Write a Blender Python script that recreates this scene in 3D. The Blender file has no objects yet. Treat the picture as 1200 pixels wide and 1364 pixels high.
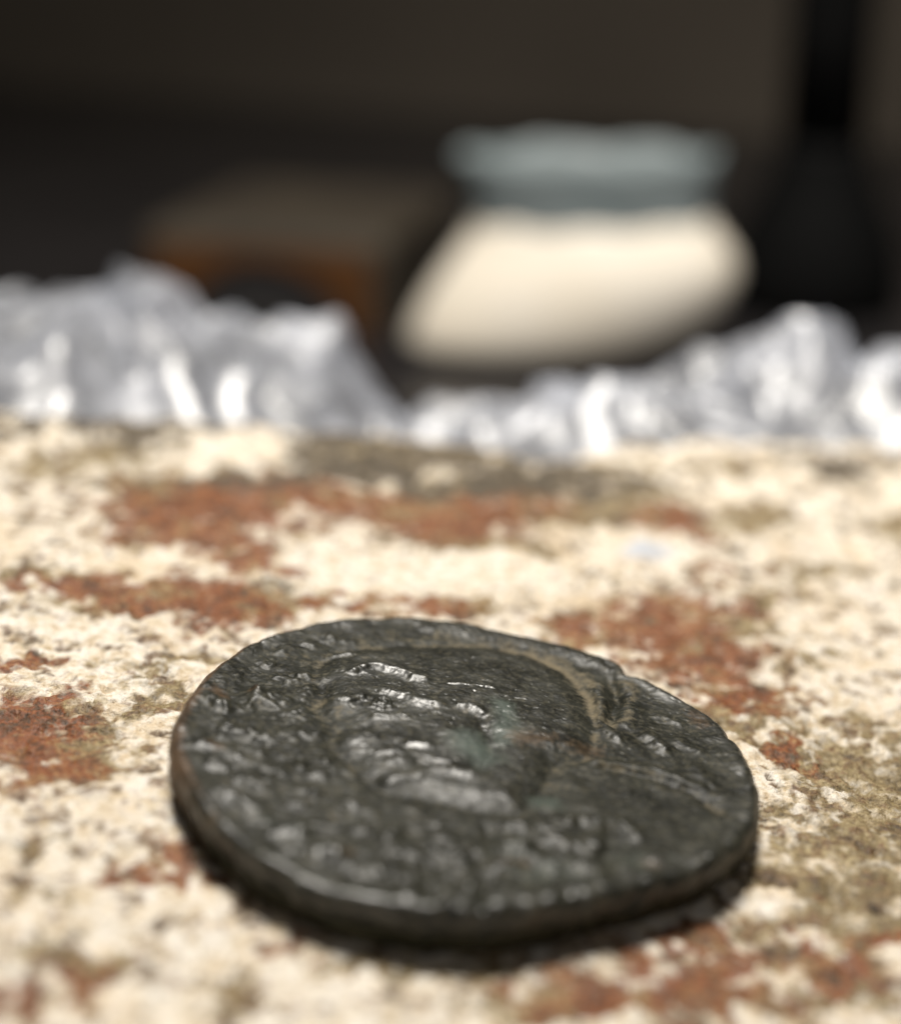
import bpy, math
import numpy as np
from mathutils import Vector

MM = 0.001
SC = bpy.context.scene
COL = SC.collection

# ------------------------------------------------------------------ camera
PITCH = math.radians(21.0)
F_PX = 600.0 / math.tan(math.radians(15.0))      # 30 degree horizontal field, 1200 px wide photograph
CAM_Z = 59.8                                      # mm above the table
cam_d = bpy.data.cameras.new("camera")
cam = bpy.data.objects.new("camera", cam_d)
COL.objects.link(cam)
cam.location = (0, 0, CAM_Z * MM)
cam.rotation_euler = (math.pi / 2 - PITCH, 0, 0)
cam_d.sensor_fit = 'HORIZONTAL'
cam_d.sensor_width = 36.0
cam_d.lens = 18.0 / math.tan(math.radians(15.0))
cam_d.clip_start = 0.002
cam_d.clip_end = 20.0
cam_d.dof.use_dof = True
cam_d.dof.focus_distance = 0.0612
cam_d.dof.aperture_fstop = cam_d.lens / 2.55       # 2.55 mm entrance pupil
SC.camera = cam
SC.render.resolution_x, SC.render.resolution_y = 900, 1024

# ------------------------------------------------------------------ light
world = bpy.data.worlds.new("World")
SC.world = world
world.use_nodes = True
bg = world.node_tree.nodes["Background"]
bg.inputs[0].default_value = (0.95, 0.97, 1.0, 1)
bg.inputs[1].default_value = 0.02


def area_lamp(name, loc, target, size, power, colour):
    d = bpy.data.lights.new(name, 'AREA')
    d.shape = 'DISK'
    d.size = size * MM
    d.energy = power
    d.color = colour
    o = bpy.data.objects.new(name, d)
    COL.objects.link(o)
    o.location = Vector(loc) * MM
    o.rotation_euler = (Vector(target) - Vector(loc)).to_track_quat('-Z', 'Y').to_euler()
    return o


area_lamp("desk_lamp", (-4, 130, 272), (0, 115, 20), 90, 0.98, (1.0, 0.95, 0.87))
area_lamp("room_lamp", (90, -280, 330), (0, 150, 20), 160, 0.14, (1.0, 0.95, 0.90))
# unseen fill spot, added to brighten the things behind the stone
sp = bpy.data.lights.new("pot_fill_spot", 'SPOT')
sp.energy = 3.5
sp.color = (1.0, 0.95, 0.88)
sp.spot_size = math.radians(42)
sp.spot_blend = 0.7
sp.shadow_soft_size = 0.03
spo = bpy.data.objects.new("pot_fill_spot", sp)
COL.objects.link(spo)
spo.location = Vector((70, -20, 300)) * MM
spo.rotation_euler = (Vector((14, 224, 10)) - Vector((70, -20, 300))).to_track_quat('-Z', 'Y').to_euler()

SC.view_settings.view_transform = 'Standard'
SC.view_settings.look = 'None'
SC.view_settings.exposure = 0.0
SC.view_settings.gamma = 1.0
SC.view_settings.use_curve_mapping = False
SC.cycles.use_denoising = True
try:
    SC.cycles.denoiser = 'OPENIMAGEDENOISE'
except Exception:
    pass
SC.cycles.max_bounces = 8
SC.cycles.transparent_max_bounces = 12
SC.cycles.caustics_reflective = False
SC.cycles.caustics_refractive = False
SC.cycles.sample_clamp_indirect = 4.0


# ------------------------------------------------------------------ numeric helpers (mm)
def ray(u, v):
    u = np.asarray(u, float)
    v = np.asarray(v, float)
    cx = (u - 600.0) / F_PX
    cy = -(v - 682.0) / F_PX
    cp, sp = math.cos(PITCH), math.sin(PITCH)
    return cx, cp + cy * sp, -sp + cy * cp


SLOPE = -math.tan(math.radians(6.5))              # the slab leans down towards its right side
STONE_Z = 30.0
COIN_T = 1.75


def on_plane(u, v, lift=0.0):
    """point of the slab's leaning top plane (raised by lift) on a sight line"""
    dx, dy, dz = ray(u, v)
    t = (STONE_Z + lift - CAM_Z) / (dz - SLOPE * dx)
    return dx * t, dy * t


def at_depth(u, v, y):
    dx, dy, dz = ray(u, v)
    t = y / dy
    return dx * t, CAM_Z + dz * t


def to_px(x, y, z):
    cp, sp = math.cos(PITCH), math.sin(PITCH)
    zz = z - CAM_Z
    f = y * cp - zz * sp
    up = y * sp + zz * cp
    return 600 + F_PX * x / f, 682 - F_PX * up / f


def _hash(ix, iy, seed):
    h = (ix.astype(np.int64) * 374761393 + iy.astype(np.int64) * 668265263 + seed * 974711) & 0xffffffff
    h = ((h ^ (h >> 13)) * 1274126177) & 0xffffffff
    h = ((h ^ (h >> 16)) * 2246822519) & 0xffffffff
    return (h ^ (h >> 15)) & 0xffffffff


def gnoise(x, y, seed=0):
    ix = np.floor(x)
    iy = np.floor(y)
    fx, fy = x - ix, y - iy
    ux = fx * fx * fx * (fx * (fx * 6 - 15) + 10)
    uy = fy * fy * fy * (fy * (fy * 6 - 15) + 10)

    def g(ox, oy):
        a = _hash(ix + ox, iy + oy, seed) * (2 * math.pi / 4294967296.0)
        return np.cos(a) * (fx - ox) + np.sin(a) * (fy - oy)
    a = g(0, 0) * (1 - ux) + g(1, 0) * ux
    b = g(0, 1) * (1 - ux) + g(1, 1) * ux
    return (a * (1 - uy) + b * uy) * 1.5


def fbm(x, y, seed=0, octv=4, gain=0.5):
    s = np.zeros_like(x)
    a = 1.0
    for k in range(octv):
        s = s + a * gnoise(x, y, seed + 17 * k)
        a *= gain
        x, y = x * 2.03 + 3.1, y * 2.03 - 1.7
    return s


def worley(x, y, seed=0):
    """distance to the nearest and second nearest scattered point, and a cell value"""
    ix, iy = np.floor(x), np.floor(y)
    d1 = np.full(x.shape, 9.0)
    d2 = np.full(x.shape, 9.0)
    val = np.zeros(x.shape)
    for oy in (-1, 0, 1):
        for ox in (-1, 0, 1):
            h = _hash(ix + ox, iy + oy, seed)
            px = ix + ox + (h & 0xffff) / 65536.0
            py = iy + oy + ((h >> 16) & 0xffff) / 65536.0
            d = np.hypot(x - px, y - py)
            near = d < d1
            d2 = np.where(near, d1, np.minimum(d2, d))
            val = np.where(near, (_hash(ix + ox, iy + oy, seed + 5) & 0xffff) / 65536.0, val)
            d1 = np.where(near, d, d1)
    return d1, d2, val


def sstep(a, b, x):
    t = np.clip((x - a) / (b - a), 0, 1)
    return t * t * (3 - 2 * t)


# ------------------------------------------------------------------ object helpers
def mesh_np(name, verts, quads, mat, parent=None, smooth=True, attrs=None, tris=None, normals=None):
    """verts in mm (n,3), quads (m,4) and optionally tris (k,3)"""
    me = bpy.data.meshes.new(name)
    verts = np.asarray(verts, np.float32) * MM
    quads = np.asarray(quads, np.int32).reshape(-1, 4)
    tris = np.zeros((0, 3), np.int32) if tris is None else np.asarray(tris, np.int32).reshape(-1, 3)
    me.vertices.add(len(verts))
    me.vertices.foreach_set("co", verts.ravel())
    loops = np.concatenate([quads.ravel(), tris.ravel()])
    me.loops.add(len(loops))
    me.loops.foreach_set("vertex_index", loops)
    n = len(quads) + len(tris)
    me.polygons.add(n)
    starts = np.concatenate([np.arange(len(quads)) * 4, len(quads) * 4 + np.arange(len(tris)) * 3]).astype(np.int32)
    me.polygons.foreach_set("loop_start", starts)
    me.update(calc_edges=True)
    me.polygons.foreach_set("use_smooth", np.full(n, smooth))
    if attrs:
        for k, a in attrs.items():
            a = np.asarray(a, np.float32)
            if a.ndim == 1:
                t = me.attributes.new(k, 'FLOAT', 'POINT')
                t.data.foreach_set("value", a)
            else:
                t = me.attributes.new(k, 'FLOAT_COLOR', 'POINT')
                t.data.foreach_set("color", a.ravel())
    me.validate()
    if normals is not None:
        me.normals_split_custom_set_from_vertices(np.asarray(normals, np.float32))
    me.materials.append(mat)
    o = bpy.data.objects.new(name, me)
    COL.objects.link(o)
    if parent:
        o.parent = parent
    return o


def thing(name, label, cat, group=None):
    o = bpy.data.objects.new(name, None)
    COL.objects.link(o)
    o.empty_display_size = 0.01
    tag(o, label, cat, group)
    return o


def tag(o, label, cat, group=None):
    o["label"] = label
    o["category"] = cat
    if group:
        o["group"] = group


def sub_mesh(name, verts, faces, keep, mat, parent, attrs, normals):
    f = faces[keep]
    idx, inv = np.unique(f.ravel(), return_inverse=True)
    return mesh_np(name, verts[idx], inv.reshape(-1, 4), mat, parent, True,
                   {k: a[idx] for k, a in attrs.items()}, None, normals[idx])


def grid_faces(nr, nc, wrap=False):
    r = np.arange(nr - 1)[:, None]
    c = np.arange(nc if wrap else nc - 1)[None, :]
    c2 = (c + 1) % nc
    return np.stack([r * nc + c, r * nc + c2, (r + 1) * nc + c2, (r + 1) * nc + c], -1).reshape(-1, 4)


def vert_normals(V, F):
    a, b, c, d = (V[F[:, k]] for k in range(4))
    fn = np.cross(c - a, d - b)
    N = np.zeros_like(V)
    for k in range(3):
        for j in range(4):
            N[:, k] += np.bincount(F[:, j], fn[:, k], len(V))
    return N / np.maximum(np.linalg.norm(N, axis=1), 1e-12)[:, None]


# ------------------------------------------------------------------ material helpers
class NT:
    def __init__(self, name):
        self.m = bpy.data.materials.new(name)
        self.m.use_nodes = True
        self.t = self.m.node_tree
        self.b = self.t.nodes["Principled BSDF"]
        self.out = self.t.nodes["Material Output"]

    def n(self, kind, **kw):
        nd = self.t.nodes.new(kind)
        for k, v in kw.items():
            if k.startswith('i_'):
                key = k[2:]
                key = int(key) if key.isdigit() else key
                nd.inputs[key].default_value = v
            else:
                setattr(nd, k, v)
        return nd

    def l(self, a, b):
        self.t.links.new(a, b)

    def obj(self):
        return self.n('ShaderNodeTexCoord').outputs['Object']

    def noise(self, scale, detail=4, rough=0.55, vec=None):
        nd = self.n('ShaderNodeTexNoise')
        nd.inputs['Scale'].default_value = scale
        nd.inputs['Detail'].default_value = detail
        nd.inputs['Roughness'].default_value = rough
        self.l(vec if vec is not None else self.obj(), nd.inputs['Vector'])
        return nd.outputs['Fac']

    def ramp(self, fac, stops):
        r = self.n('ShaderNodeValToRGB')
        e = r.color_ramp.elements
        while len(e) < len(stops):
            e.new(0.5)
        for q, (p, c) in zip(e, stops):
            q.position = p
            q.color = c if len(c) == 4 else (*c, 1)
        self.l(fac, r.inputs[0])
        return r.outputs[0]

    def mix(self, fac, a, b, mode='MIX'):
        m = self.n('ShaderNodeMix', data_type='RGBA', blend_type=mode)
        for s, v in ((m.inputs[0], fac), (m.inputs[6], a), (m.inputs[7], b)):
            if hasattr(v, 'is_linked'):
                self.l(v, s)
            elif isinstance(v, tuple):
                s.default_value = v if len(v) == 4 else (*v, 1)
            else:
                s.default_value = v
        return m.outputs[2]

    def math(self, op, a, b=0.0, c=0.0, clamp=False):
        m = self.n('ShaderNodeMath', operation=op, use_clamp=clamp)
        for s, v in zip(m.inputs, (a, b, c)):
            if hasattr(v, 'is_linked'):
                self.l(v, s)
            else:
                s.default_value = v
        return m.outputs[0]

    def attr(self, name):
        return self.n('ShaderNodeAttribute', attribute_name=name)

    def bump(self, h, dist, strength=1.0):
        b = self.n('ShaderNodeBump')
        b.inputs['Strength'].default_value = strength
        b.inputs['Distance'].default_value = dist
        self.l(h, b.inputs['Height'])
        self.l(b.outputs[0], self.b.inputs['Normal'])


def grey_ramp(g, a, b):
    return [(a, (0, 0, 0)), (b, (1, 1, 1))]


def mat_stone():
    g = NT("limestone_crust")
    st = g.attr("stain")
    sep = g.n('ShaderNodeSeparateColor')
    g.l(st.outputs['Color'], sep.inputs[0])
    R, O, D = sep.outputs[0], sep.outputs[1], sep.outputs[2]
    A = st.outputs['Alpha']
    n1 = g.noise(800, 6, 0.62)
    n2 = g.noise(4200, 3, 0.6)
    n3 = g.noise(260, 4, 0.6)
    n4 = g.noise(1900, 4, 0.62)
    n5 = g.noise(1100, 5, 0.65)
    base = g.ramp(n4, [(0.28, (0.48, 0.36, 0.22)), (0.40, (0.70, 0.59, 0.44)), (0.49, (0.83, 0.75, 0.63)), (0.61, (0.89, 0.84, 0.76))])
    base = g.mix(g.ramp(n3, [(0.52, (0, 0, 0)), (0.74, (0.8, 0.8, 0.8))]), base, (0.70, 0.54, 0.35))
    base = g.mix(g.ramp(n5, [(0.30, (0.6, 0.6, 0.6)), (0.46, (0, 0, 0))]), base, (0.50, 0.38, 0.20))
    spk = g.ramp(n2, [(0.30, (1, 1, 1)), (0.37, (0, 0, 0))])
    base = g.mix(g.math('MULTIPLY', spk, 0.28), base, (0.25, 0.20, 0.15))

    def amt(ch, w=1.1, hi=0.68, top=1.0):
        # the stain gets a ragged, grainy border
        e = g.math('ADD', g.math('MULTIPLY', g.math('SUBTRACT', n1, 0.5), w),
                   g.math('MULTIPLY', g.math('SUBTRACT', n4, 0.5), 0.8 * w))
        return g.ramp(g.math('ADD', ch, e), [(0.18, (0, 0, 0)), (hi + 0.06, (top, top, top))])
    n6 = g.noise(520, 5, 0.65)
    mixn = g.math('ADD', g.math('MULTIPLY', n2, 0.45), g.math('ADD', g.math('MULTIPLY', n5, 0.30), g.math('MULTIPLY', n6, 0.25)))
    oliv = g.ramp(mixn, [(0.36, (0.075, 0.050, 0.020)), (0.50, (0.21, 0.15, 0.062)), (0.62, (0.44, 0.35, 0.19))])
    rust = g.ramp(mixn, [(0.36, (0.040, 0.021, 0.010)), (0.43, (0.115, 0.046, 0.017)), (0.50, (0.235, 0.066, 0.019)), (0.55, (0.28, 0.115, 0.038)), (0.64, (0.46, 0.28, 0.13))])
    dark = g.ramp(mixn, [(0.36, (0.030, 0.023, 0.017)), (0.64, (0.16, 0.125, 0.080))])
    c = g.mix(amt(O, 1.2, 0.80, 0.95), base, oliv)
    rust = g.mix(g.ramp(n6, [(0.53, (0, 0, 0)), (0.66, (0.75, 0.75, 0.75))]), rust, oliv)
    c = g.mix(amt(R, 1.2, 0.74, 0.95), c, rust)
    blk = g.ramp(n4, [(0.31, (0.7, 0.7, 0.7)), (0.39, (0, 0, 0))])
    c = g.mix(g.math('MULTIPLY', blk, amt(R, 1.0, 0.74, 0.95)), c, (0.035, 0.024, 0.015))
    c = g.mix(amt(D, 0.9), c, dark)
    c = g.mix(A, c, (0.50, 0.55, 0.64))
    g.l(c, g.b.inputs['Base Color'])
    ro = g.ramp(n4, [(0.3, (0.75, 0.75, 0.75)), (0.7, (0.42, 0.42, 0.42))])
    g.l(ro, g.b.inputs['Roughness'])
    g.b.inputs['Specular IOR Level'].default_value = 0.45
    h = g.math('ADD', g.math('MULTIPLY', n2, 0.4), g.math('ADD', n4, n1))
    g.bump(h, 0.00022, 1.0)
    return g.m


def mat_coin():
    g = NT("bronze_patina")
    at = g.attr("wear")
    sep = g.n('ShaderNodeSeparateColor')
    g.l(at.outputs['Color'], sep.inputs[0])
    dust, green, brown = sep.outputs
    n1 = g.noise(700, 5, 0.6)
    n2 = g.noise(4200, 4, 0.65)
    base = g.ramp(n1, [(0.3, (0.007, 0.0075, 0.005)), (0.5, (0.017, 0.0175, 0.012)), (0.72, (0.036, 0.036, 0.026))])
    base = g.mix(g.ramp(n2, [(0.48, (0, 0, 0)), (0.70, (0.65, 0.65, 0.65))]), base, (0.100, 0.092, 0.064))

    def amt(ch):
        e = g.math('ADD', g.math('MULTIPLY', g.math('SUBTRACT', n2, 0.5), 1.2), g.math('MULTIPLY', g.math('SUBTRACT', n1, 0.5), 1.3))
        return g.ramp(g.math('ADD', ch, e), [(0.22, (0, 0, 0)), (1.0, (0.85, 0.85, 0.85))])
    c = g.mix(amt(green), base, (0.085, 0.108, 0.092))
    c = g.mix(amt(dust), c, (0.20, 0.165, 0.105))
    c = g.mix(amt(brown), c, (0.11, 0.060, 0.028))
    g.l(c, g.b.inputs['Base Color'])
    r = g.math('ADD', g.ramp(n1, [(0.3, (0.40, 0.40, 0.40)), (0.7, (0.56, 0.56, 0.56))]),
               g.math('SUBTRACT', g.math('MULTIPLY', dust, 0.3), g.math('MULTIPLY', at.outputs['Alpha'], 0.10)))
    g.l(r, g.b.inputs['Roughness'])
    g.b.inputs['Metallic'].default_value = 0.0
    g.l(g.math('ADD', 0.34, g.math('MULTIPLY', at.outputs['Alpha'], 0.55)), g.b.inputs['Specular IOR Level'])
    h = g.math('ADD', g.math('MULTIPLY', n2, 0.55), n1)
    g.bump(h, 0.00003, 0.6)
    return g.m


def mat_simple(name, stops, scale, rough, bump=0.0, spec=0.5):
    g = NT(name)
    n = g.noise(scale, 5, 0.6)
    g.l(g.ramp(n, stops), g.b.inputs['Base Color'])
    g.b.inputs['Roughness'].default_value = rough
    g.b.inputs['Specular IOR Level'].default_value = spec
    if bump:
        g.bump(n, bump, 0.6)
    return g.m


def mat_plastic():
    g = NT("clear_plastic_film")
    tr = g.n('ShaderNodeBsdfTransparent')
    tr.inputs[0].default_value = (0.93, 0.95, 0.98, 1)
    gl = g.n('ShaderNodeBsdfGlossy')
    gl.inputs['Color'].default_value = (1, 1, 1, 1)
    gl.inputs['Roughness'].default_value = 0.40
    df = g.n('ShaderNodeBsdfDiffuse')
    df.inputs[0].default_value = (0.84, 0.87, 0.96, 1)
    tl = g.n('ShaderNodeBsdfTranslucent')
    tl.inputs[0].default_value = (0.84, 0.87, 0.96, 1)
    milky = g.n('ShaderNodeMixShader')
    milky.inputs[0].default_value = 0.45
    g.l(df.outputs[0], milky.inputs[1])
    g.l(tl.outputs[0], milky.inputs[2])
    a = g.n('ShaderNodeMixShader')
    n = g.noise(170, 3, 0.6)
    g.l(g.ramp(n, [(0.38, (0.10, 0.10, 0.10)), (0.64, (0.65, 0.65, 0.65))]), a.inputs[0])
    g.l(tr.outputs[0], a.inputs[1])
    g.l(milky.outputs[0], a.inputs[2])
    b = g.n('ShaderNodeMixShader')
    b.inputs[0].default_value = 0.14
    g.l(a.outputs[0], b.inputs[1])
    g.l(gl.outputs[0], b.inputs[2])
    g.l(b.outputs[0], g.out.inputs['Surface'])
    return g.m


M = {
    'stone': mat_stone(), 'coin': mat_coin(), 'plastic': mat_plastic(),
    'table': mat_simple("dark_table_top", [(0.3, (0.012, 0.011, 0.012)), (0.7, (0.022, 0.020, 0.020))], 40, 0.28, 0.0, 0.5),
    'wall': mat_simple("dim_brown_wall", [(0.3, (0.076, 0.064, 0.051)), (0.7, (0.092, 0.077, 0.061))], 9, 0.9, 0.0004, 0.2),
    'cream': mat_simple("cream_glaze", [(0.3, (0.82, 0.74, 0.61)), (0.7, (0.87, 0.81, 0.71))], 70, 0.45, 0.0003),
    'blue': mat_simple("grey_blue_glaze", [(0.35, (0.17, 0.205, 0.212)), (0.65, (0.22, 0.255, 0.262))], 90, 0.5, 0.0003),
    'dark': mat_simple("hollow_shade_paint", [(0.3, (0.010, 0.009, 0.009)), (0.7, (0.016, 0.014, 0.014))], 60, 0.8),
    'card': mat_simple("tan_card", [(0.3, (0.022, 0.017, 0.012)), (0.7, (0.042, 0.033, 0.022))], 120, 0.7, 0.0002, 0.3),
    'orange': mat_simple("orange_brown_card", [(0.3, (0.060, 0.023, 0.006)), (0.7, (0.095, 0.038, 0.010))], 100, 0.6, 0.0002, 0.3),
    'black': mat_simple("black_enamel", [(0.3, (0.0018, 0.0018, 0.0018)), (0.7, (0.0030, 0.0030, 0.0030))], 60, 0.8, 0.0, 0.08),
}

# ------------------------------------------------------------------ setting: table and wall
WALL_Y = 440.0


def slab(name, x0, x1, y0, y1, z0, z1, mat):
    V = np.array([[x, y, z] for z in (z0, z1) for y in (y0, y1) for x in (x0, x1)], float)
    Q = [(0, 2, 3, 1), (4, 5, 7, 6), (0, 1, 5, 4), (2, 6, 7, 3), (0, 4, 6, 2), (1, 3, 7, 5)]
    return mesh_np(name, V, Q, mat, None, False)


tb = slab("table", -420, 420, -120, 760, -18, 0, M['table'])
tb["kind"] = "structure"
wl = slab("wall", -900, 900, 0, 30, -300, 600, M['wall'])
wl.location = (0, WALL_Y * MM, 0)
wl.rotation_euler = (0, 0, math.radians(-27))
wl["kind"] = "structure"

# ------------------------------------------------------------------ stone slab
STAINS = {
    'R': [(300, 672, 140, 30), (210, 700, 60, 22), (480, 668, 120, 20), (600, 688, 90, 26), (270, 715, 55, 22), (395, 640, 60, 14),
          (230, 785, 110, 20), (110, 780, 90, 8), (300, 805, 80, 22), (560, 802, 80, 10), (470, 802, 60, 12), (330, 750, 40, 20),
          (890, 690, 30, 16), (920, 708, 24, 12), (960, 758, 24, 9), (870, 830, 62, 34), (770, 842, 32, 26), (955, 812, 62, 12),
          (930, 880, 70, 24), (985, 930, 60, 16), (700, 668, 60, 10),
          (40, 985, 70, 38), (45, 945, 60, 22), (90, 1020, 45, 18), (30, 876, 40, 10), (245, 1150, 42, 24), (172, 1166, 30, 10),
          (1165, 1255, 55, 16), (1110, 1290, 60, 20), (1040, 1000, 22, 12), (880, 1312, 120, 28), (775, 1330, 80, 20), (920, 1248, 70, 14),
          (960, 1285, 40, 14), (20, 1340, 34, 20), (120, 1300, 26, 16), (390, 1255, 50, 8)],
    'O': [(1130, 1140, 70, 30), (1170, 1220, 50, 22), (1060, 1230, 36, 14), (1040, 1160, 30, 16), (1190, 1000, 40, 20), (50, 766, 70, 9), (750, 680, 100, 10), (610, 722, 60, 10), (640, 800, 40, 8), (150, 600, 60, 12), (240, 660, 50, 20),
          (940, 856, 40, 12), (1010, 930, 40, 14), (1060, 1000, 60, 12), (1120, 1032, 80, 18), (1150, 1090, 80, 30), (1075, 1130, 50, 26),
          (1150, 1185, 80, 40), (1080, 1180, 40, 20), (130, 990, 36, 26), (200, 935, 36, 26), (200, 880, 50, 10), (240, 885, 40, 9),
          (70, 1268, 50, 16), (140, 1285, 50, 16), (310, 1308, 44, 12), (330, 1332, 40, 12), (60, 1190, 30, 10), (50, 1122, 40, 8),
          (700, 1345, 90, 16), (560, 1290, 140, 12), (1160, 960, 46, 10), (1085, 880, 34, 9), (1000, 838, 50, 8), (1170, 1030, 40, 24),
          (620, 600, 110, 14), (500, 590, 90, 14), (830, 620, 60, 10), (960, 620, 60, 8), (1000, 690, 40, 18), (1190, 700, 30, 14),
          (840, 660, 50, 10), (690, 730, 60, 8), (1190, 1130, 40, 30), (1000, 1330, 60, 14), (1140, 1330, 60, 16), (250, 640, 90, 10),
          (1100, 760, 60, 7), (1130, 1010, 90, 26), (1180, 1070, 60, 50), (1040, 1090, 30, 14), (1100, 1200, 60, 30), (930, 960, 40, 12), (1010, 965, 50, 10), (660, 640, 120, 16), (480, 610, 70, 14), (350, 800, 90, 12), (180, 800, 100, 9), (110, 1000, 50, 34), (560, 660, 80, 12), (820, 1335, 160, 14), (1020, 1270, 40, 12), (1040, 790, 50, 6), (60, 620, 50, 8)],
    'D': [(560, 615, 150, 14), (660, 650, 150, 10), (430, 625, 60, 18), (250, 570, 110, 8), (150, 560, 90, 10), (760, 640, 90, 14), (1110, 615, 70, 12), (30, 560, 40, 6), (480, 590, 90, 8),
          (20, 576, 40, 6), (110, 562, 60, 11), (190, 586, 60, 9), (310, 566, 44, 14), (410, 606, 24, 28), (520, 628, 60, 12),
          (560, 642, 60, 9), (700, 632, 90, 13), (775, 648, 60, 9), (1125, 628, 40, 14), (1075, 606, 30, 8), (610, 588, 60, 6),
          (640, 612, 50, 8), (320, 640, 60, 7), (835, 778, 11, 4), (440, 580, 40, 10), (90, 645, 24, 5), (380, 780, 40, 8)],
    'W': [(300, 600, 85, 22), (520, 765, 150, 24), (600, 745, 60, 12), (395, 690, 18, 8), (480, 655, 26, 10), (585, 628, 22, 10),
          (200, 745, 50, 14), (860, 730, 42, 15)],
}


def edge_back(x):
    """plan line (x, y in mm) of the slab's rear edge"""
    P = [(-160, 556), (0, 550), (60, 556), (130, 560), (250, 556), (330, 566), (400, 572), (500, 578), (600, 584), (650, 594), (700, 606),
         (740, 609), (800, 602), (860, 594), (950, 590), (1050, 592), (1130, 597), (1200, 602), (1400, 606)]
    u, v = np.array(P, float).T
    ex, ey = on_plane(u, v - 16)
    return np.interp(x, ex, ey)


def coin_outline_px():
    back = [(514, 818), (462, 822), (409, 829), (379, 836), (350, 846), (312, 865), (290, 881), (271, 898), (249, 925), (235, 947), (227, 972), (226, 999)]
    front = [(234, 1020), (249, 1050), (271, 1084), (297, 1111), (331, 1139), (379, 1166), (424, 1185), (480, 1201), (536, 1211), (584, 1216), (640, 1219), (712, 1214),
             (768, 1203), (824, 1190), (880, 1176), (929, 1161), (970, 1140), (996, 1115), (1010, 1095)]
    right = [(1014, 1074), (1012, 1052), (1003, 1022), (985, 988), (959, 958), (925, 937), (899, 925), (862, 905), (838, 893), (826, 881), (787, 867), (750, 857),
             (712, 848), (656, 836), (600, 824), (560, 819)]
    return np.array(back + front + right, float)


cpx = coin_outline_px()
cox, coy = on_plane(cpx[:, 0], cpx[:, 1], COIN_T)
CCX, CCY = cox.mean(), coy.mean()

NC, NR = 1000, 820
uu = np.linspace(-1, 1, NC)
X1 = np.sign(uu) * (np.abs(uu) * 19 + np.abs(uu) ** 3 * 26)
tt = np.linspace(0, 1, NR)
Y0 = 14.0 + 0.9 * fbm(X1 * 0.12, X1 * 0 + 3.3, 5, 3)
YB = edge_back(X1)
YY = Y0[None, :] * (YB / Y0)[None, :] ** tt[:, None]
XX = np.repeat(X1[None, :], NR, 0) + 0.6 * fbm(YY * 0.12, YY * 0 + 7.7, 6, 3) * np.abs(uu)[None, :] ** 6
pu, pv = to_px(XX, YY, STONE_Z + SLOPE * XX)

wx = 1.3 * fbm(XX * 0.55, YY * 0.55, 11, 5, 0.6)
wy = 1.3 * fbm(XX * 0.55, YY * 0.55, 12, 5, 0.6)
qu, qv = to_px(XX + wx, YY + wy, STONE_Z + SLOPE * XX)


def blobs(lst, soft=1.0):
    s = np.zeros(XX.shape, np.float64)
    for (cx, cy, rx, ry) in lst:
        d = ((qu - cx) / rx) ** 2 + ((qv - cy) / ry) ** 2
        s = np.maximum(s, np.exp(-0.55 * (d * soft) ** 1.4))
    return s


mott = fbm(XX * 0.75, YY * 0.75, 21, 5, 0.6)
mott2 = fbm(XX * 2.2, YY * 2.2, 22, 4, 0.6)
far = sstep(60, 88, YY)
W = blobs(STAINS['W'])
Rm = blobs(STAINS['R']) * 1.05 + 0.30 * mott + 0.26 * mott2 + 0.12 - 0.5 * W
Om = blobs(STAINS['O']) * 1.0 + 0.50 * mott + 0.24 * mott2 + 0.02 + 0.12 * far - 0.5 * W + 0.50 * blobs(STAINS['R'], 0.40)
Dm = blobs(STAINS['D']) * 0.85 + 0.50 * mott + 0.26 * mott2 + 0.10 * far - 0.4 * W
chip = np.exp(-(((pu - 862) / 36) ** 2 + ((pv - 731) / 13) ** 2) ** 2)
# relief: hollows, lumps and pits
H = 0.28 * fbm(XX * 0.16, YY * 0.16, 31, 4) + 0.11 * fbm(XX * 0.9, YY * 0.9, 32, 4) + 0.065 * mott2
w1, w2, wv = worley(XX * 1.1 + 0.5 * mott, YY * 1.1 + 0.5 * mott2, 41)
pit = (wv > 0.72) * sstep(0.30, 0.12, w1)
w1b, _, wvb = worley(XX * 2.7 + 0.4 * mott, YY * 2.7, 42)
pit2 = (wvb > 0.66) * sstep(0.34, 0.12, w1b)
H -= 0.13 * pit + 0.05 * pit2
stained = np.clip(np.maximum(np.maximum(Rm, Om), Dm), 0, 1)
H -= 0.10 * sstep(0.1, 0.6, stained)
H += 0.22 * chip
H += far * (0.5 * fbm(XX * 0.22, YY * 0.22, 33, 4))
# flat seat under the coin
rc = np.hypot(XX - CCX, YY - CCY)
seat = sstep(12.5, 8.5, rc)
H = H * (1 - 0.75 * seat) - 0.06 * seat
H = np.where(rc < 11.5, np.minimum(H, 0.04), H)
# rounded edges all round
de = np.minimum.reduce([YB[None, :] - YY, YY - Y0[None, :], X1.max() - np.abs(X1)[None, :] + 0 * YY])
RR = 2.6
s_ = RR - np.clip(de, 0, RR)
H -= (RR - np.sqrt(np.maximum(RR * RR - s_ * s_, 0))) * 0.8
ZZ = STONE_Z + SLOPE * XX + H
Dm = Dm + 0.12 * pit2 + 0.20 * pit
top = np.stack([XX, YY, ZZ], -1).reshape(-1, 3)
stain = np.stack([np.clip(Rm, 0, 1), np.clip(Om, 0, 1), np.clip(Dm, 0, 1), 0.85 * chip], -1).reshape(-1, 4)
F_top = grid_faces(NR, NC)
ids = np.arange(NR * NC).reshape(NR, NC)
loop = np.concatenate([ids[0, :-1], ids[:-1, -1], ids[-1, :0:-1], ids[:0:-1, 0]])
ring = top[loop]
out = ring[:, :2] - np.array([0, 50.0])
out /= np.linalg.norm(out, axis=1)[:, None]
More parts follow.
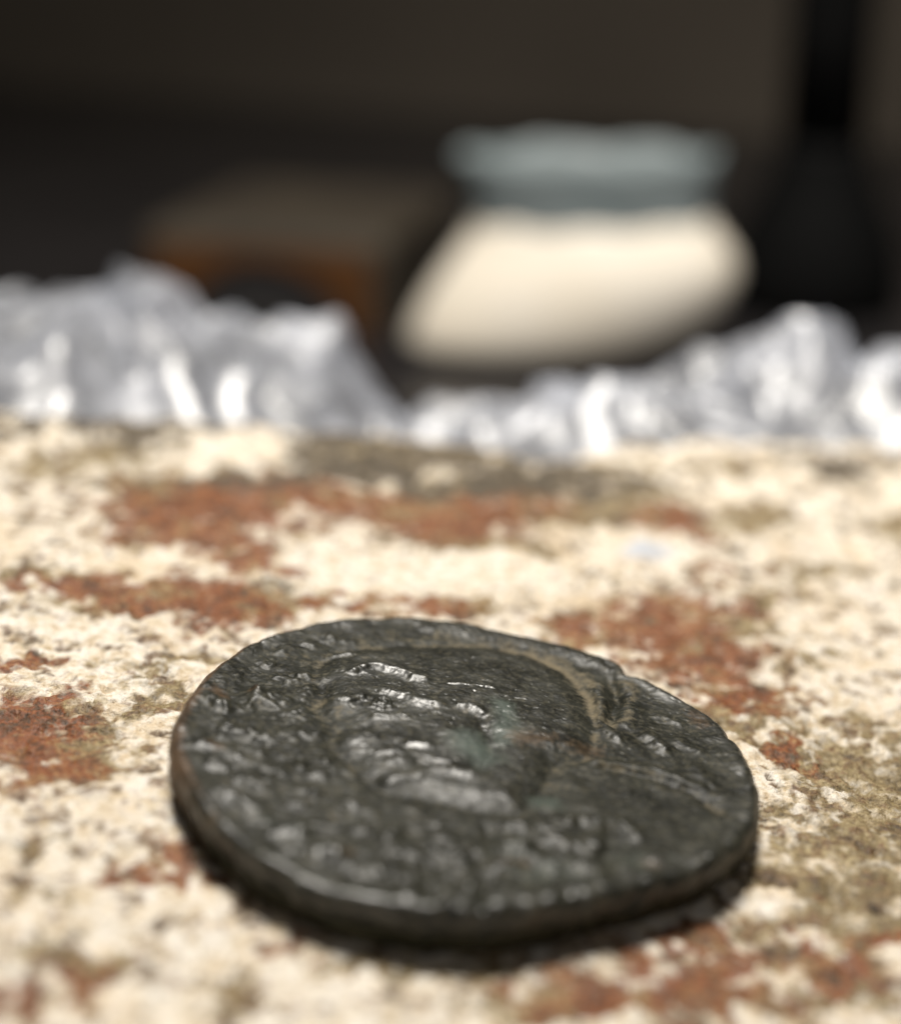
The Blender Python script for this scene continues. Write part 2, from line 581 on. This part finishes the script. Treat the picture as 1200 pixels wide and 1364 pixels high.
levels = [(0.25, 0.93), (0.5, 0.75), (0.8, 0.5), (0.5, 0.22), (-0.3, 0.0)]
verts, faces, base0 = [top], [F_top], loop
st_all = [stain]
cnt = len(top)
ang = np.arange(len(loop)) * 0.02
for k, (o_, hz) in enumerate(levels):
    rr = ring.copy()
    bulge = o_ + 0.35 * fbm(ang, ang * 0 + k * 0.7, 51, 3) * (hz > 0)
    rr[:, :2] += out * bulge[:, None]
    rr[:, 2] = ring[:, 2] * hz
    new = cnt + np.arange(len(loop))
    nx = np.roll(np.arange(len(loop)), -1)
    faces.append(np.stack([base0, new, new[nx], base0[nx]], -1))
    verts.append(rr)
    st_all.append(stain[loop])
    base0 = new
    cnt += len(loop)
# closed underside
verts.append(np.array([[0, 50.0, 0.0]]))
st_all.append(np.zeros((1, 4)))
tri = np.stack([base0, np.full(len(loop), cnt), np.roll(base0, -1)], -1)
stone = mesh_np("rough_stone", np.concatenate(verts), np.concatenate(faces), M['stone'], None, True,
                {"stain": np.concatenate(st_all)}, tri)
tag(stone, "rough cream stone slab stained rust red and olive, under the dark coin", "stone")

# ------------------------------------------------------------------ coin
NS, NRG = 1100, 300
a_px = np.arctan2(coy - CCY, cox - CCX)
r_px = np.hypot(cox - CCX, coy - CCY)
o = np.argsort(a_px)
a_s, r_s = a_px[o], r_px[o]
th = np.linspace(-math.pi, math.pi, NS, endpoint=False)
aw = np.concatenate([a_s - 2 * math.pi, a_s, a_s + 2 * math.pi])
rw = np.concatenate([r_s] * 3)
Ro = np.interp(th, aw, rw)
ker = np.hanning(25)
ker /= ker.sum()
Ro = np.convolve(np.concatenate([Ro[-12:], Ro, Ro[:12]]), ker, 'valid')
Ro = Ro + 0.05 * fbm(np.cos(th) * 5, np.sin(th) * 5, 61, 4)
def ang_of(u, v):
    x_, y_ = on_plane(u, v, COIN_T)
    return float(np.arctan2(y_ - CCY, x_ - CCX))


for a_, w_, d_ in ((ang_of(846, 894), 0.045, 0.30), (1.9, 0.03, 0.12), (2.6, 0.04, 0.10), (-2.1, 0.03, 0.10), (-1.2, 0.025, 0.09), (-0.55, 0.04, 0.14), (0.25, 0.03, 0.12)):
    Ro = Ro - d_ * np.exp(-((th - a_) / w_) ** 2)
rho = np.linspace(0, 1, NRG) ** 0.85
rho[0] = 0.002
BEV = 0.36
Rf = Ro - BEV                                           # the flat of the face ends here
CX = CCX + rho[:, None] * Rf[None, :] * np.cos(th)
CY = CCY + rho[:, None] * Rf[None, :] * np.sin(th)
rhog = np.repeat(rho[:, None], NS, 1)
cu, cv = to_px(CX, CY, STONE_Z + COIN_T + SLOPE * CX)


def seg_dist(pts):
    """distance in mm (plan) to a polyline given by its photo points"""
    pts = np.array(pts, float)
    px_, py_ = on_plane(pts[:, 0], pts[:, 1], COIN_T)
    best = np.full(CX.shape, 1e9)
    if len(pts) == 1:
        return np.hypot(CX - px_[0], CY - py_[0])
    for i in range(len(pts) - 1):
        ax, ay, bx, by = px_[i], py_[i], px_[i + 1], py_[i + 1]
        L2 = (bx - ax) ** 2 + (by - ay) ** 2 + 1e-9
        t = np.clip(((CX - ax) * (bx - ax) + (CY - ay) * (by - ay)) / L2, 0, 1)
        best = np.minimum(best, np.hypot(CX - ax - t * (bx - ax), CY - ay - t * (by - ay)))
    return best


def inside(pts):
    pts = np.array(pts, float)
    px_, py_ = on_plane(pts[:, 0], pts[:, 1], COIN_T)
    res = np.zeros(CX.shape, bool)
    j = len(pts) - 1
    for i in range(len(pts)):
        c = ((py_[i] > CY) != (py_[j] > CY)) & (CX < (px_[j] - px_[i]) * (CY - py_[i]) / (py_[j] - py_[i] + 1e-12) + px_[i])
        res ^= c
        j = i
    return res


# head of the portrait (outline through the photo's features)
HEAD = [(432, 884), (452, 868), (490, 862), (560, 859), (640, 859), (700, 870), (745, 892), (775, 925), (788, 965), (775, 1000), (735, 1010),
        (715, 1045), (690, 1075), (640, 1070), (600, 1062), (560, 1052), (515, 1046), (490, 1025), (470, 1005), (452, 990), (456, 968), (432, 940), (440, 915), (430, 900)]
ins = inside(HEAD)
dh = seg_dist(HEAD + HEAD[:1])
sd = np.where(ins, dh, -dh)
head = sstep(-0.25, 0.8, sd)
Z = 0.20 * head + 0.25 * head * np.clip(sd, 0, 4) / 4.0
groove = np.exp(-((sd + 0.28) / 0.28) ** 2)
Z -= 0.10 * groove
# rim swells up all round, strongest at the back
rim = sstep(0.86, 0.975, rhog)
Z += 0.14 * rim * (0.7 + 0.5 * fbm(np.cos(th) * 3, np.sin(th) * 3, 63, 3))[None, :]
STROKES = [   # photo points, half width mm, height mm
    ([(470, 897), (500, 891), (525, 898), (545, 905), (566, 913)], 0.20, 0.20),
    ([(436, 872), (466, 872)], 0.15, 0.14), ([(400, 897), (425, 903)], 0.25, 0.14),
    ([(445, 934), (460, 937), (482, 931)], 0.22, 0.20), ([(510, 925), (530, 928), (560, 940), (582, 946)], 0.22, 0.16),
    ([(496, 944), (503, 937), (513, 935), (522, 940), (520, 947), (508, 949), (497, 946)], 0.10, 0.13), ([(509, 943)], 0.16, 0.10),
    ([(500, 958), (520, 961), (541, 961)], 0.12, 0.13),
    ([(460, 986), (475, 981), (497, 984)], 0.25, 0.09), ([(545, 996), (568, 997)], 0.18, 0.09), ([(510, 1006), (526, 1003)], 0.18, 0.07),
    ([(518, 1018), (532, 1016)], 0.16, 0.08), ([(516, 1041), (540, 1040), (560, 1033), (600, 1029), (628, 1037)], 0.24, 0.14),
    ([(612, 946), (628, 948), (642, 957)], 0.16, 0.12), ([(600, 917), (655, 923)], 0.05, 0.05),
    ([(640, 960), (650, 985), (655, 1005), (640, 1025)], 0.30, -0.16), ([(470, 955), (478, 968)], 0.35, -0.12),
    ([(490, 968), (505, 978)], 0.2, -0.08), ([(560, 1018), (590, 1022)], 0.2, -0.12),
    # tie of the wreath behind the head
    ([(796, 912), (801, 945), (802, 968), (824, 981)], 0.24, 0.22), ([(815, 905), (822, 930), (812, 960)], 0.22, -0.22),
    ([(838, 915), (840, 945), (835, 962)], 0.25, 0.12), ([(862, 978), (888, 997)], 0.22, 0.20), ([(800, 1018), (870, 1030), (925, 1052), (960, 1078)], 0.20, -0.15),
    ([(795, 1012), (870, 1022), (930, 1045)], 0.22, 0.12),
    ([(905, 985), (930, 1000)], 0.22, 0.12), ([(925, 1020), (945, 1040)], 0.25, 0.10), ([(880, 950), (905, 962)], 0.22, 0.10),
    # legend, worn letters along the left and front border
    ([(286, 930), (298, 940)], 0.32, 0.26), ([(341, 918), (352, 932), (366, 936)], 0.24, 0.20), ([(341, 918), (332, 938)], 0.22, 0.16),
    ([(300, 966), (330, 970)], 0.24, 0.14), ([(335, 972), (352, 980)], 0.22, 0.14), ([(270, 990), (302, 996), (318, 1006)], 0.30, 0.16), ([(326, 994), (345, 1000)], 0.24, 0.13),
    ([(326, 1038), (352, 1048)], 0.30, 0.24), ([(298, 1054), (318, 1064), (342, 1078)], 0.36, 0.28), ([(346, 1014), (380, 1024)], 0.25, 0.10),
    ([(376, 1106), (398, 1110)], 0.34, 0.20), ([(400, 1104), (418, 1097), (440, 1101), (458, 1102)], 0.24, 0.18), ([(424, 1136), (448, 1140)], 0.38, 0.34),
    ([(520, 1110), (520, 1150)], 0.25, 0.12), ([(548, 1196), (552, 1182)], 0.36, 0.24), ([(566, 1168), (580, 1172)], 0.28, 0.16),
    ([(588, 1205), (612, 1198), (628, 1186)], 0.30, 0.24), ([(612, 1143)], 0.28, 0.24), ([(590, 1112), (600, 1120)], 0.25, 0.14),
    ([(570, 1150), (572, 1195)], 0.30, -0.22), ([(642, 1205), (648, 1172), (668, 1158)], 0.22, -0.24), ([(655, 1204), (668, 1198), (690, 1192)], 0.40, 0.22),
    ([(660, 1160), (690, 1152)], 0.25, 0.14), ([(672, 1125), (694, 1126)], 0.26, 0.24), ([(680, 1098), (694, 1097)], 0.24, 0.16), ([(655, 1128), (652, 1100)], 0.25, -0.16),
    ([(740, 1116), (756, 1122)], 0.28, 0.20), ([(788, 1118), (796, 1124)], 0.28, 0.16), ([(780, 1152), (800, 1158), (796, 1172)], 0.30, 0.18), ([(760, 1090), (794, 1088)], 0.24, 0.12),
    ([(830, 1094), (850, 1112)], 0.26, 0.16), ([(828, 1148), (840, 1164)], 0.30, 0.14), ([(735, 1195), (760, 1180)], 0.32, 0.16), ([(812, 1100), (812, 1160)], 0.25, -0.14),
    ([(870, 1140), (890, 1130)], 0.3, 0.12), ([(480, 1150), (500, 1160)], 0.3, 0.12), ([(460, 1060), (480, 1068)], 0.3, 0.10), ([(400, 1050), (425, 1058)], 0.3, 0.12),
]
wX, wY = CX * 1.0, CY * 1.0
CXs, CYs = CX, CY
CX = CXs + 0.10 * fbm(wX * 1.3, wY * 1.3, 65, 3)
CY = CYs + 0.10 * fbm(wX * 1.3, wY * 1.3, 66, 3)
LEG0 = next(i for i, q_ in enumerate(STROKES) if q_[0][0] == (286, 930))
for i_, (pts, w_, h_) in enumerate(STROKES):
    d_ = seg_dist(pts)
    if i_ >= LEG0:
        w_, h_ = w_ * 0.9, h_ * 1.0
    Z += 1.0 * h_ * np.exp(-(d_ / (w_ * 1.15)) ** 2)
# dotted border at the back
tie = np.zeros(CX.shape)
for k in range(22):
    u_ = 560 + k * 11.5
    v_ = np.interp(u_, [560, 600, 656, 712, 750, 787, 820], [832, 837, 848, 860, 869, 880, 893])
    d_ = seg_dist([(u_ - 3, v_ - 3), (u_ + 6, v_ + 5)])
    Z += 0.10 * np.exp(-(d_ / 0.16) ** 2)
CX, CY = CXs, CYs
# worn, pitted metal; pitting coarser near the back where the camera is sharp
Z += 0.040 * fbm(CX * 1.1, CY * 1.1, 71, 4, 0.42) + 0.012 * np.abs(fbm(CX * 2.4, CY * 1.7, 76, 3)) + 0.006 * fbm(CX * 3.2, CY * 5.0, 72, 4, 0.65)
fz = sstep(-0.1, -0.9, sd) * sstep(0.97, 0.90, rhog) * np.clip(sstep(560, 380, cu) + sstep(1040, 1120, cv) * sstep(900, 700, cu), 0, 1)
k1, k2, kv = worley(CX * 0.95 + 0.3 * fbm(CX, CY, 77, 2), CY * 0.95 + 0.3 * fbm(CX, CY, 78, 2), 79)
Z += fz * (0.13 * (kv > 0.35) * sstep(0.45, 0.10, k1) + 0.06 * fbm(CX * 1.2, CY * 1.2, 74, 2))
k1, k2, kv = worley(CX * 2.3, CY * 2.3, 89)
Z += fz * 0.022 * (kv > 0.5) * sstep(0.42, 0.12, k1)
m1, _, mv = worley(CX * 3.0 + fbm(CX, CY, 75, 3), CY * 3.0, 73)
Z -= 0.02 * (mv > 0.75) * sstep(0.34, 0.1, m1)
Z += 0.10 * sstep(0.945, 1.0, rhog) * (0.8 + 0.8 * fbm(np.cos(th) * 6, np.sin(th) * 6, 64, 3))[None, :]
ZF = STONE_Z + COIN_T - 0.12 + SLOPE * CX + Z * 0.8

# masks of dirt and patina
cav = np.clip(-(Z - 0.5 * (np.roll(Z, 6, 0) + np.roll(Z, -6, 0))) * 9, 0, 1)
cav[:8] = 0
cav[-8:] = 0
backness = sstep(1060, 900, cv)
dust = 0.55 * groove * backness * sstep(600, 700, cu) + 0.35 * groove * backness
for pts, w_, a_ in [([(640, 850), (700, 862), (750, 880), (785, 905), (800, 960)], 0.42, 0.55), ([(838, 900), (842, 925), (836, 955), (815, 963)], 0.35, 0.55),
                    ([(800, 1014), (870, 1026), (925, 1048), (958, 1076)], 0.20, 0.45), ([(520, 845), (600, 848)], 0.6, 0.35), ([(455, 846), (500, 862)], 0.6, 0.28),
                    ([(905, 1050), (955, 1072)], 0.3, 0.4), ([(380, 870), (400, 880)], 0.8, 0.25), ([(435, 960), (450, 945)], 0.4, 0.3)]:
    dust = np.maximum(dust, a_ * np.exp(-(seg_dist(pts) / w_) ** 2))
dust = np.clip(dust * (0.72 + 0.7 * fbm(CX * 1.1, CY * 1.1, 83, 4)) + 0.35 * cav + 0.10 * fbm(CX * 1.5, CY * 1.5, 81, 4), 0, 1)
green = np.zeros(CX.shape)
for pts, w_, a_ in [([(625, 990), (640, 1010)], 0.9, 0.9), ([(672, 945), (672, 990)], 0.55, 0.9), ([(720, 1062), (735, 1066)], 0.5, 0.7), ([(690, 1150), (740, 1160)], 1.2, 0.35),
                    ([(850, 1140)], 1.2, 0.4), ([(380, 1100)], 1.0, 0.3)]:
    green = np.maximum(green, a_ * np.exp(-(seg_dist(pts) / w_) ** 2))
green = np.clip(green + 0.12 * fbm(CX * 0.8, CY * 0.8, 82, 4), 0, 1)
brown = np.zeros(CX.shape)
for pts, w_, a_ in [([(690, 990), (745, 985), (790, 995)], 0.6, 0.55), ([(285, 915), (296, 925)], 0.35, 0.6), ([(338, 920)], 0.25, 0.7), ([(280, 988), (288, 994)], 0.3, 0.6),
                    ([(925, 950), (940, 965)], 0.4, 0.6), ([(665, 1143), (700, 1146)], 0.25, 0.6), ([(870, 1150)], 0.4, 0.6), ([(465, 1135)], 0.3, 0.5)]:
    brown = np.maximum(brown, a_ * np.exp(-(seg_dist(pts) / w_) ** 2))
leftness = sstep(330, 236, cu)
brown = np.clip(np.maximum(brown, 0.75 * sstep(0.965, 1.0, rhog) * leftness), 0, 1)

# side wall: bevel, rounded edge, underside
prof = []                                              # outward from the face edge, down from the face
for k in range(1, 11):
    b = k / 10 * math.pi / 2
    prof.append((BEV * math.sin(b), 0.48 * (1 - math.cos(b))))
for k in range(1, 15):
    f_ = k / 14
    prof.append((BEV + 0.10 * math.sin(f_ * math.pi) - 0.10 * f_, 0.48 + f_ * (COIN_T - 0.12 - 0.48 - 0.30)))
for k in range(1, 8):
    b = k / 7 * math.pi / 2
    prof.append((BEV - 0.10 - 0.40 * (1 - math.cos(b)), COIN_T - 0.12 - 0.30 + 0.30 * math.sin(b)))
edgeZ = ZF[-1]
sideX, sideY, sideZ = [], [], []
for k, (o_, d_) in enumerate(prof):
    f_ = d_ / (COIN_T - 0.12)
    bump_ = 0.10 * fbm(np.cos(th) * 7, np.sin(th) * 7 + d_ * 1.2, 91, 4) * math.sin(min(f_ * 1.2, 1) * math.pi)
    dent = 0.07 * fbm(np.cos(th) * 14, np.sin(th) * 14 + d_ * 2.0, 92, 3)
    under = 0.28 * f_ ** 1.4 * sstep(0.0, 0.95, np.cos(th + 0.4))       # the right side of the flan is undercut
    R_ = Rf + o_ + bump_ + dent * min(1, k / 6) - under
    x_ = CCX + R_ * np.cos(th)
    y_ = CCY + R_ * np.sin(th)
    zb = STONE_Z + SLOPE * x_ - 0.02
    zt = edgeZ + SLOPE * (x_ - CX[-1])
    lift = 0.16 * sstep(0.0, 0.9, -np.sin(th)) * sstep(0.55, 1.0, f_)
    sideX.append(x_)
    sideY.append(y_)
    sideZ.append(zt * (1 - f_) + zb * f_ + lift)
for fr in (0.8, 0.5, 0.004):
    x_ = CCX + (sideX[len(prof) - 1] - CCX) * fr
    y_ = CCY + (sideY[len(prof) - 1] - CCY) * fr
    sideX.append(x_)
    sideY.append(y_)
    sideZ.append(STONE_Z + SLOPE * x_ - 0.02 + 0 * x_)
CV = np.concatenate([np.stack([CX, CY, ZF], -1), np.stack([np.array(sideX), np.array(sideY), np.array(sideZ)], -1)], 0)
nrow = CV.shape[0]
CV = CV.reshape(-1, 3)
CF = grid_faces(nrow, NS, True)
CN = vert_normals(CV, CF)
if CN[NS * 20, 2] < 0:
    CF = CF[:, ::-1]
    CN = -CN
polish = np.clip(0.35 + 2.2 * (Z - 0.14) - 0.9 * dust + 0.25 * fbm(CX * 0.5, CY * 0.5, 97, 3), 0, 1)
polish = np.maximum(polish, 0.9 * sstep(0.95, 0.99, rhog))
wear_f = np.stack([dust, green, brown, polish], -1)
ns_rows = nrow - NRG
sb = np.zeros((ns_rows, NS, 4))
lf = sstep(0.35, 0.95, -np.cos(th)) * sstep(-0.95, -0.2, np.sin(th))
sb[:, :, 2] = (0.8 * lf)[None, :] * np.linspace(1, 0.35, ns_rows)[:, None]
sb[:, :, 0] = 0.10 * np.clip(fbm(np.cos(th) * 6, np.sin(th) * 6, 95, 3), 0, 1)[None, :] 
sb[:, :, 3] = sstep(15, 6, np.arange(ns_rows))[:, None] * 1.4 - 0.6
wear = np.concatenate([wear_f, sb], 0).reshape(-1, 4)
rowid = np.repeat(np.arange(nrow - 1), NS)
headf = np.zeros((nrow - 1, NS), bool)
headf[:NRG - 1] = (sd[:-1] > 0.02)
headf = headf.ravel()
coin = thing("ancient_coin", "dark bronze ancient coin with worn portrait lying on the stained stone", "coin")
sub_mesh("portrait", CV, CF, headf, M['coin'], coin, {"wear": wear}, CN)
sub_mesh("coin_face", CV, CF, (~headf) & (rowid < NRG - 1), M['coin'], coin, {"wear": wear}, CN)
sub_mesh("coin_edge", CV, CF, rowid >= NRG - 1, M['coin'], coin, {"wear": wear}, CN)

# ------------------------------------------------------------------ crumpled plastic behind the slab
NPX, NPT = 260, 70
crest = np.array([(-150, 380), (0, 372), (60, 385), (130, 396), (150, 408), (210, 420), (270, 418), (330, 428), (385, 436), (440, 448), (468, 500), (495, 548), (580, 556), (640, 545),
                  (700, 530), (780, 512), (850, 490), (930, 478), (1000, 466), (1060, 446), (1110, 436), (1138, 474), (1160, 478), (1200, 470), (1350, 465)], float)
YC = 108.0
px_, pz_ = at_depth(crest[:, 0], crest[:, 1] + 14, YC)
sx = np.linspace(px_[0], px_[-1], NPX)
cz = np.interp(sx, px_, pz_)
t_ = np.linspace(-1, 1, NPT)
S, T = np.meshgrid(sx, t_)
front = edge_back(S) - 0.3
yc = np.maximum(YC, front + 6)
PY = np.where(T < 0, front + (yc - front) * (T + 1), yc + T * 16)
arch = np.where(T < 0, 1 - np.abs(T) ** 2.6 * 0.0, np.sqrt(np.maximum(1 - T ** 2, 0)))
frontz = np.minimum(STONE_Z + SLOPE * S - 4.0, cz - 3)
PZ = np.where(T < 0, frontz + (cz - frontz) * (1 - np.abs(T) ** 1.7), cz * arch + 0.3)
# creases: folded facets of several sizes
fl = np.zeros(S.shape)
fy = np.zeros(S.shape)
for k, (fs, ft, am) in enumerate([(0.10, 0.5, 2.2), (0.21, 1.0, 1.2)]):
    sk = S + 5.0 * T + 2.0 * fbm(S * 0.1, T * 1.5, 150 + k, 2)
    rg = np.abs(gnoise(sk * fs, T * ft, 155 + k))
    fl += am * (0.35 - rg) * 1.6
    fy += am * 0.6 * (0.3 - rg)
hold = 1 - np.abs(T) ** 6
PZ = PZ + 0.40 * fl * hold
PY = PY + 1.3 * fy * hold
SX = S + 1.0 * fbm(S * 0.3, T * 5, 140, 3) * hold
rs = np.random.RandomState(7)
PZ = PZ + 1.2 * gnoise(S * 0.33, T * 2, 160) * hold
for _ in range(60):                                   # long random creases pinch the film
    x0_, t0_, a0_, l_ = rs.uniform(S.min(), S.max()), rs.uniform(-1, 0.4), rs.uniform(-1.0, 1.0), rs.uniform(6, 16)
    du, dv = S - x0_, (T - t0_) * 10
    al, ac = du * math.cos(a0_) + dv * math.sin(a0_), -du * math.sin(a0_) + dv * math.cos(a0_)
    k_ = np.clip(1 - np.abs(ac) / rs.uniform(1.2, 3.2), 0, 1) * np.clip(1 - np.abs(al) / l_, 0, 1)
    PZ = PZ + rs.choice([-1.0, 1.1]) * k_ * hold
    PY = PY + rs.uniform(-1.6, 1.6) * k_ * hold
PZ = np.maximum(PZ, 0.15)
# the second layer is turned under, so the film closes on the table
qf = grid_faces(NPT, NPX)
alt = rs.rand(len(qf)) < 0.5
tf = np.concatenate([qf[alt][:, [0, 1, 2]], qf[alt][:, [0, 2, 3]], qf[~alt][:, [0, 1, 3]], qf[~alt][:, [1, 2, 3]]])
plastic = mesh_np("plastic_wrap", np.stack([SX, PY, PZ], -1).reshape(-1, 3), [], M['plastic'], None, True, None, tf)
tag(plastic, "crumpled clear plastic wrap heaped along the slab's far edge", "plastic wrap")


# ------------------------------------------------------------------ background things
def loft(name, rings, mat, parent, seg=96, close_ends=True, wob=None):
    """rings: (cx, cy, z, rx, ry)"""
    a = np.linspace(0, 2 * math.pi, seg, endpoint=False)
    V = []
    for i, (cx, cy, z, rx, ry) in enumerate(rings):
        w = wob(a, i) if wob else (0 * a, 0 * a)
        V.append(np.stack([cx + rx * (1 + w[0]) * np.cos(a), cy + ry * (1 + w[0]) * np.sin(a), z + w[1]], -1))
    V = np.concatenate(V)
    Q = grid_faces(len(rings), seg, True)
    tris = []
    if close_ends:
        for ri, flip in ((0, True), (len(rings) - 1, False)):
            c = len(V)
            V = np.concatenate([V, V[ri * seg:(ri + 1) * seg].mean(0)[None]])
            b = ri * seg + np.arange(seg)
            n2 = np.roll(b, -1)
            tris.append(np.stack([n2, b, np.full(seg, c)] if flip else [b, n2, np.full(seg, c)], -1))
    return mesh_np(name, V, Q, mat, parent, True, None, np.concatenate(tris) if tris else None)


# lopsided cream pot with a blue-grey flared collar
YJ = 214.0
pot = thing("small_pot", "squat lopsided cream pot with a flared grey-blue collar behind the wrap", "pot")
prof_px = [(492, 590, 800), (484, 556, 835), (466, 542, 880), (445, 542, 920), (420, 552, 948), (390, 568, 972), (360, 588, 983), (335, 606, 976), (315, 620, 962), (300, 627, 950), (287, 630, 944)]
rings = []
for v, l, r in prof_px:
    xl, z = at_depth(l, v, YJ)
    xr, _ = at_depth(r, v, YJ)
    rings.append([(xl + xr) / 2, YJ, z, (xr - xl) / 2, (xr - xl) / 2 * 0.5])
rings[0][2] = 0.0
for k in range(1, len(rings)):
    rings[k][2] = max(rings[k][2], rings[k - 1][2] + 0.5)
loft("pot_body", rings, M['cream'], pot)
collar = [(300, 628, 948), (288, 629, 945), (272, 628, 942), (252, 625, 944), (230, 618, 950), (206, 608, 955)]
cr = []
for v, l, r in collar:
    xl, z = at_depth(l, v, YJ)
    xr, _ = at_depth(r, v, YJ)
    cr.append([(xl + xr) / 2, YJ, z, (xr - xl) / 2, (xr - xl) / 2 * 0.5])
tip = cr[-1]
inner = [[tip[0], tip[1], tip[2] + dz, tip[3] * s, tip[4] * s] for dz, s in ((0.25, 0.97), (0.0, 0.93), (-2.5, 0.88), (-5.0, 0.84), (-7.0, 0.5))]
allr = cr + inner


def ruffle(a, i):
    f = i / (len(cr) - 1) if i < len(cr) else max(0.0, 1 - 0.22 * (i - len(cr)))
    return 0.018 * f * np.sin(9 * a + 0.6), 0.35 * f * np.sin(7 * a + 1.0) + 0.12 * f * np.sin(17 * a)


loft("pot_collar", allr, M['blue'], pot, 144, True, ruffle)

# flat card box with an orange-brown front and a round dark cut-out
box = thing("card_box", "flat tan box with orange-brown front and dark round cut-out, dimly lit", "box")
x0, x1, yf, hgt, dep = -36.5, -4.0, 228.0, 13.8, 40.0
yaw = math.radians(-14)


def rounded_slab(name, w, d, h, r, mat, parent, xf, z0=0.0):
    """plan-rounded block with a softened top edge"""
    n = 8
    pts = []
    for cx, cy, a0 in ((w / 2 - r, d / 2 - r, 0), (-w / 2 + r, d / 2 - r, 90), (-w / 2 + r, -d / 2 + r, 180), (w / 2 - r, -d / 2 + r, 270)):
        for k in range(n + 1):
            a = math.radians(a0 + 90 * k / n)
            pts.append((cx + r * math.cos(a), cy + r * math.sin(a)))
    P = np.array(pts)
    lv = [(0, 0), (0, h - 2.5), (0.35, h - 1.3), (1.2, h - 0.4), (2.6, h)]
    V = []
    for ins_, z in lv:
        s = np.array([(w - 2 * ins_) / w, (d - 2 * ins_) / d])
        V.append(np.c_[P * s, np.full(len(P), z + z0)])
    V = np.concatenate(V)
    m = len(P)
    Q = grid_faces(len(lv), m, True)
    tr = []
    for ri, flip in ((0, True), (len(lv) - 1, False)):
        c = len(V)
        V = np.concatenate([V, V[ri * m:(ri + 1) * m].mean(0)[None]])
        b = ri * m + np.arange(m)
        n2 = np.roll(b, -1)
        tr.append(np.stack([n2, b, np.full(m, c)] if flip else [b, n2, np.full(m, c)], -1))
    return mesh_np(name, xf(V), Q, mat, parent, False, None, np.concatenate(tr))


def box_xf(V):
    c, s = math.cos(yaw), math.sin(yaw)
    V = np.array(V, float)
    x, y = V[:, 0].copy(), V[:, 1].copy()
    V[:, 0] = -21.0 + c * x - s * y
    V[:, 1] = 246.0 + s * x + c * y
    return V


bw = 36.0
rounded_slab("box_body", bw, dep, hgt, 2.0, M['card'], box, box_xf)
# front panel, a plate with a half round cut-out over a plate coloured dark as the shade inside
n = 48
ro = []
hx, hz, hr, hr2 = 0.5, 0.4, 11.5, 9.4
ang = np.linspace(math.pi, 0, n)
arc = np.c_[hx + hr * np.cos(ang), hz + hr2 * np.sin(ang)]
w2, h2 = bw / 2 - 2.2, hgt - 2.6
outer = []
for a in ang:
    dx, dz = math.cos(a), math.sin(a)
    k = min((w2 - hx if dx > 0 else w2 + hx) / max(abs(dx), 1e-6), (h2 - hz) / max(dz, 1e-6))
    outer.append((hx + k * dx, hz + k * dz))
outer = np.array(outer)
PV = []
for yy in (-dep / 2 - 1.2, -dep / 2 + 0.2):
    PV += [np.c_[arc[:, 0], np.full(n, yy), arc[:, 1]], np.c_[outer[:, 0], np.full(n, yy), outer[:, 1]]]
PV = np.concatenate(PV)
q = []
for k in range(n - 1):
    q += [(k, k + 1, n + k + 1, n + k), (2 * n + k, 3 * n + k, 3 * n + k + 1, 2 * n + k + 1),
          (k, 2 * n + k, 2 * n + k + 1, k + 1), (n + k, n + k + 1, 3 * n + k + 1, 3 * n + k)]
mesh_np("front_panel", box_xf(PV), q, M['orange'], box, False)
DV = np.concatenate([np.c_[arc[:, 0], np.full(n, -dep / 2 - 0.5), arc[:, 1]], np.c_[arc[:, 0], np.full(n, -dep / 2 + 0.1), arc[:, 1]]])
DV = np.concatenate([DV, [[hx, -dep / 2 - 0.5, hz]]])
dq = [(k, k + 1, n + k + 1, n + k) for k in range(n - 1)]
dt = [(k + 1, k, 2 * n) for k in range(n - 1)]
mesh_np("cut_out_shade", box_xf(DV), dq, M['dark'], box, False, None, dt)

# black stand: column on a flared foot
YS = 240.0
stand = thing("black_stand", "matt black column on a flared foot beside the cream pot", "stand")
xc = at_depth(1088, 300, YS)[0]
foot = [(0.0, 12.2), (0.6, 12.6), (6, 12.4), (10, 11.4), (14, 9.8), (17, 8.2), (20, 6.9), (22, 6.2), (24, 5.85)]
loft("stand_foot", [(xc, YS, z, r, r) for z, r in foot], M['black'], stand)
loft("stand_column", [(xc, YS, z, r, r) for z, r in [(23.8, 5.75), (40, 5.7), (80, 5.7), (140, 5.7), (141, 5.2)]], M['black'], stand)
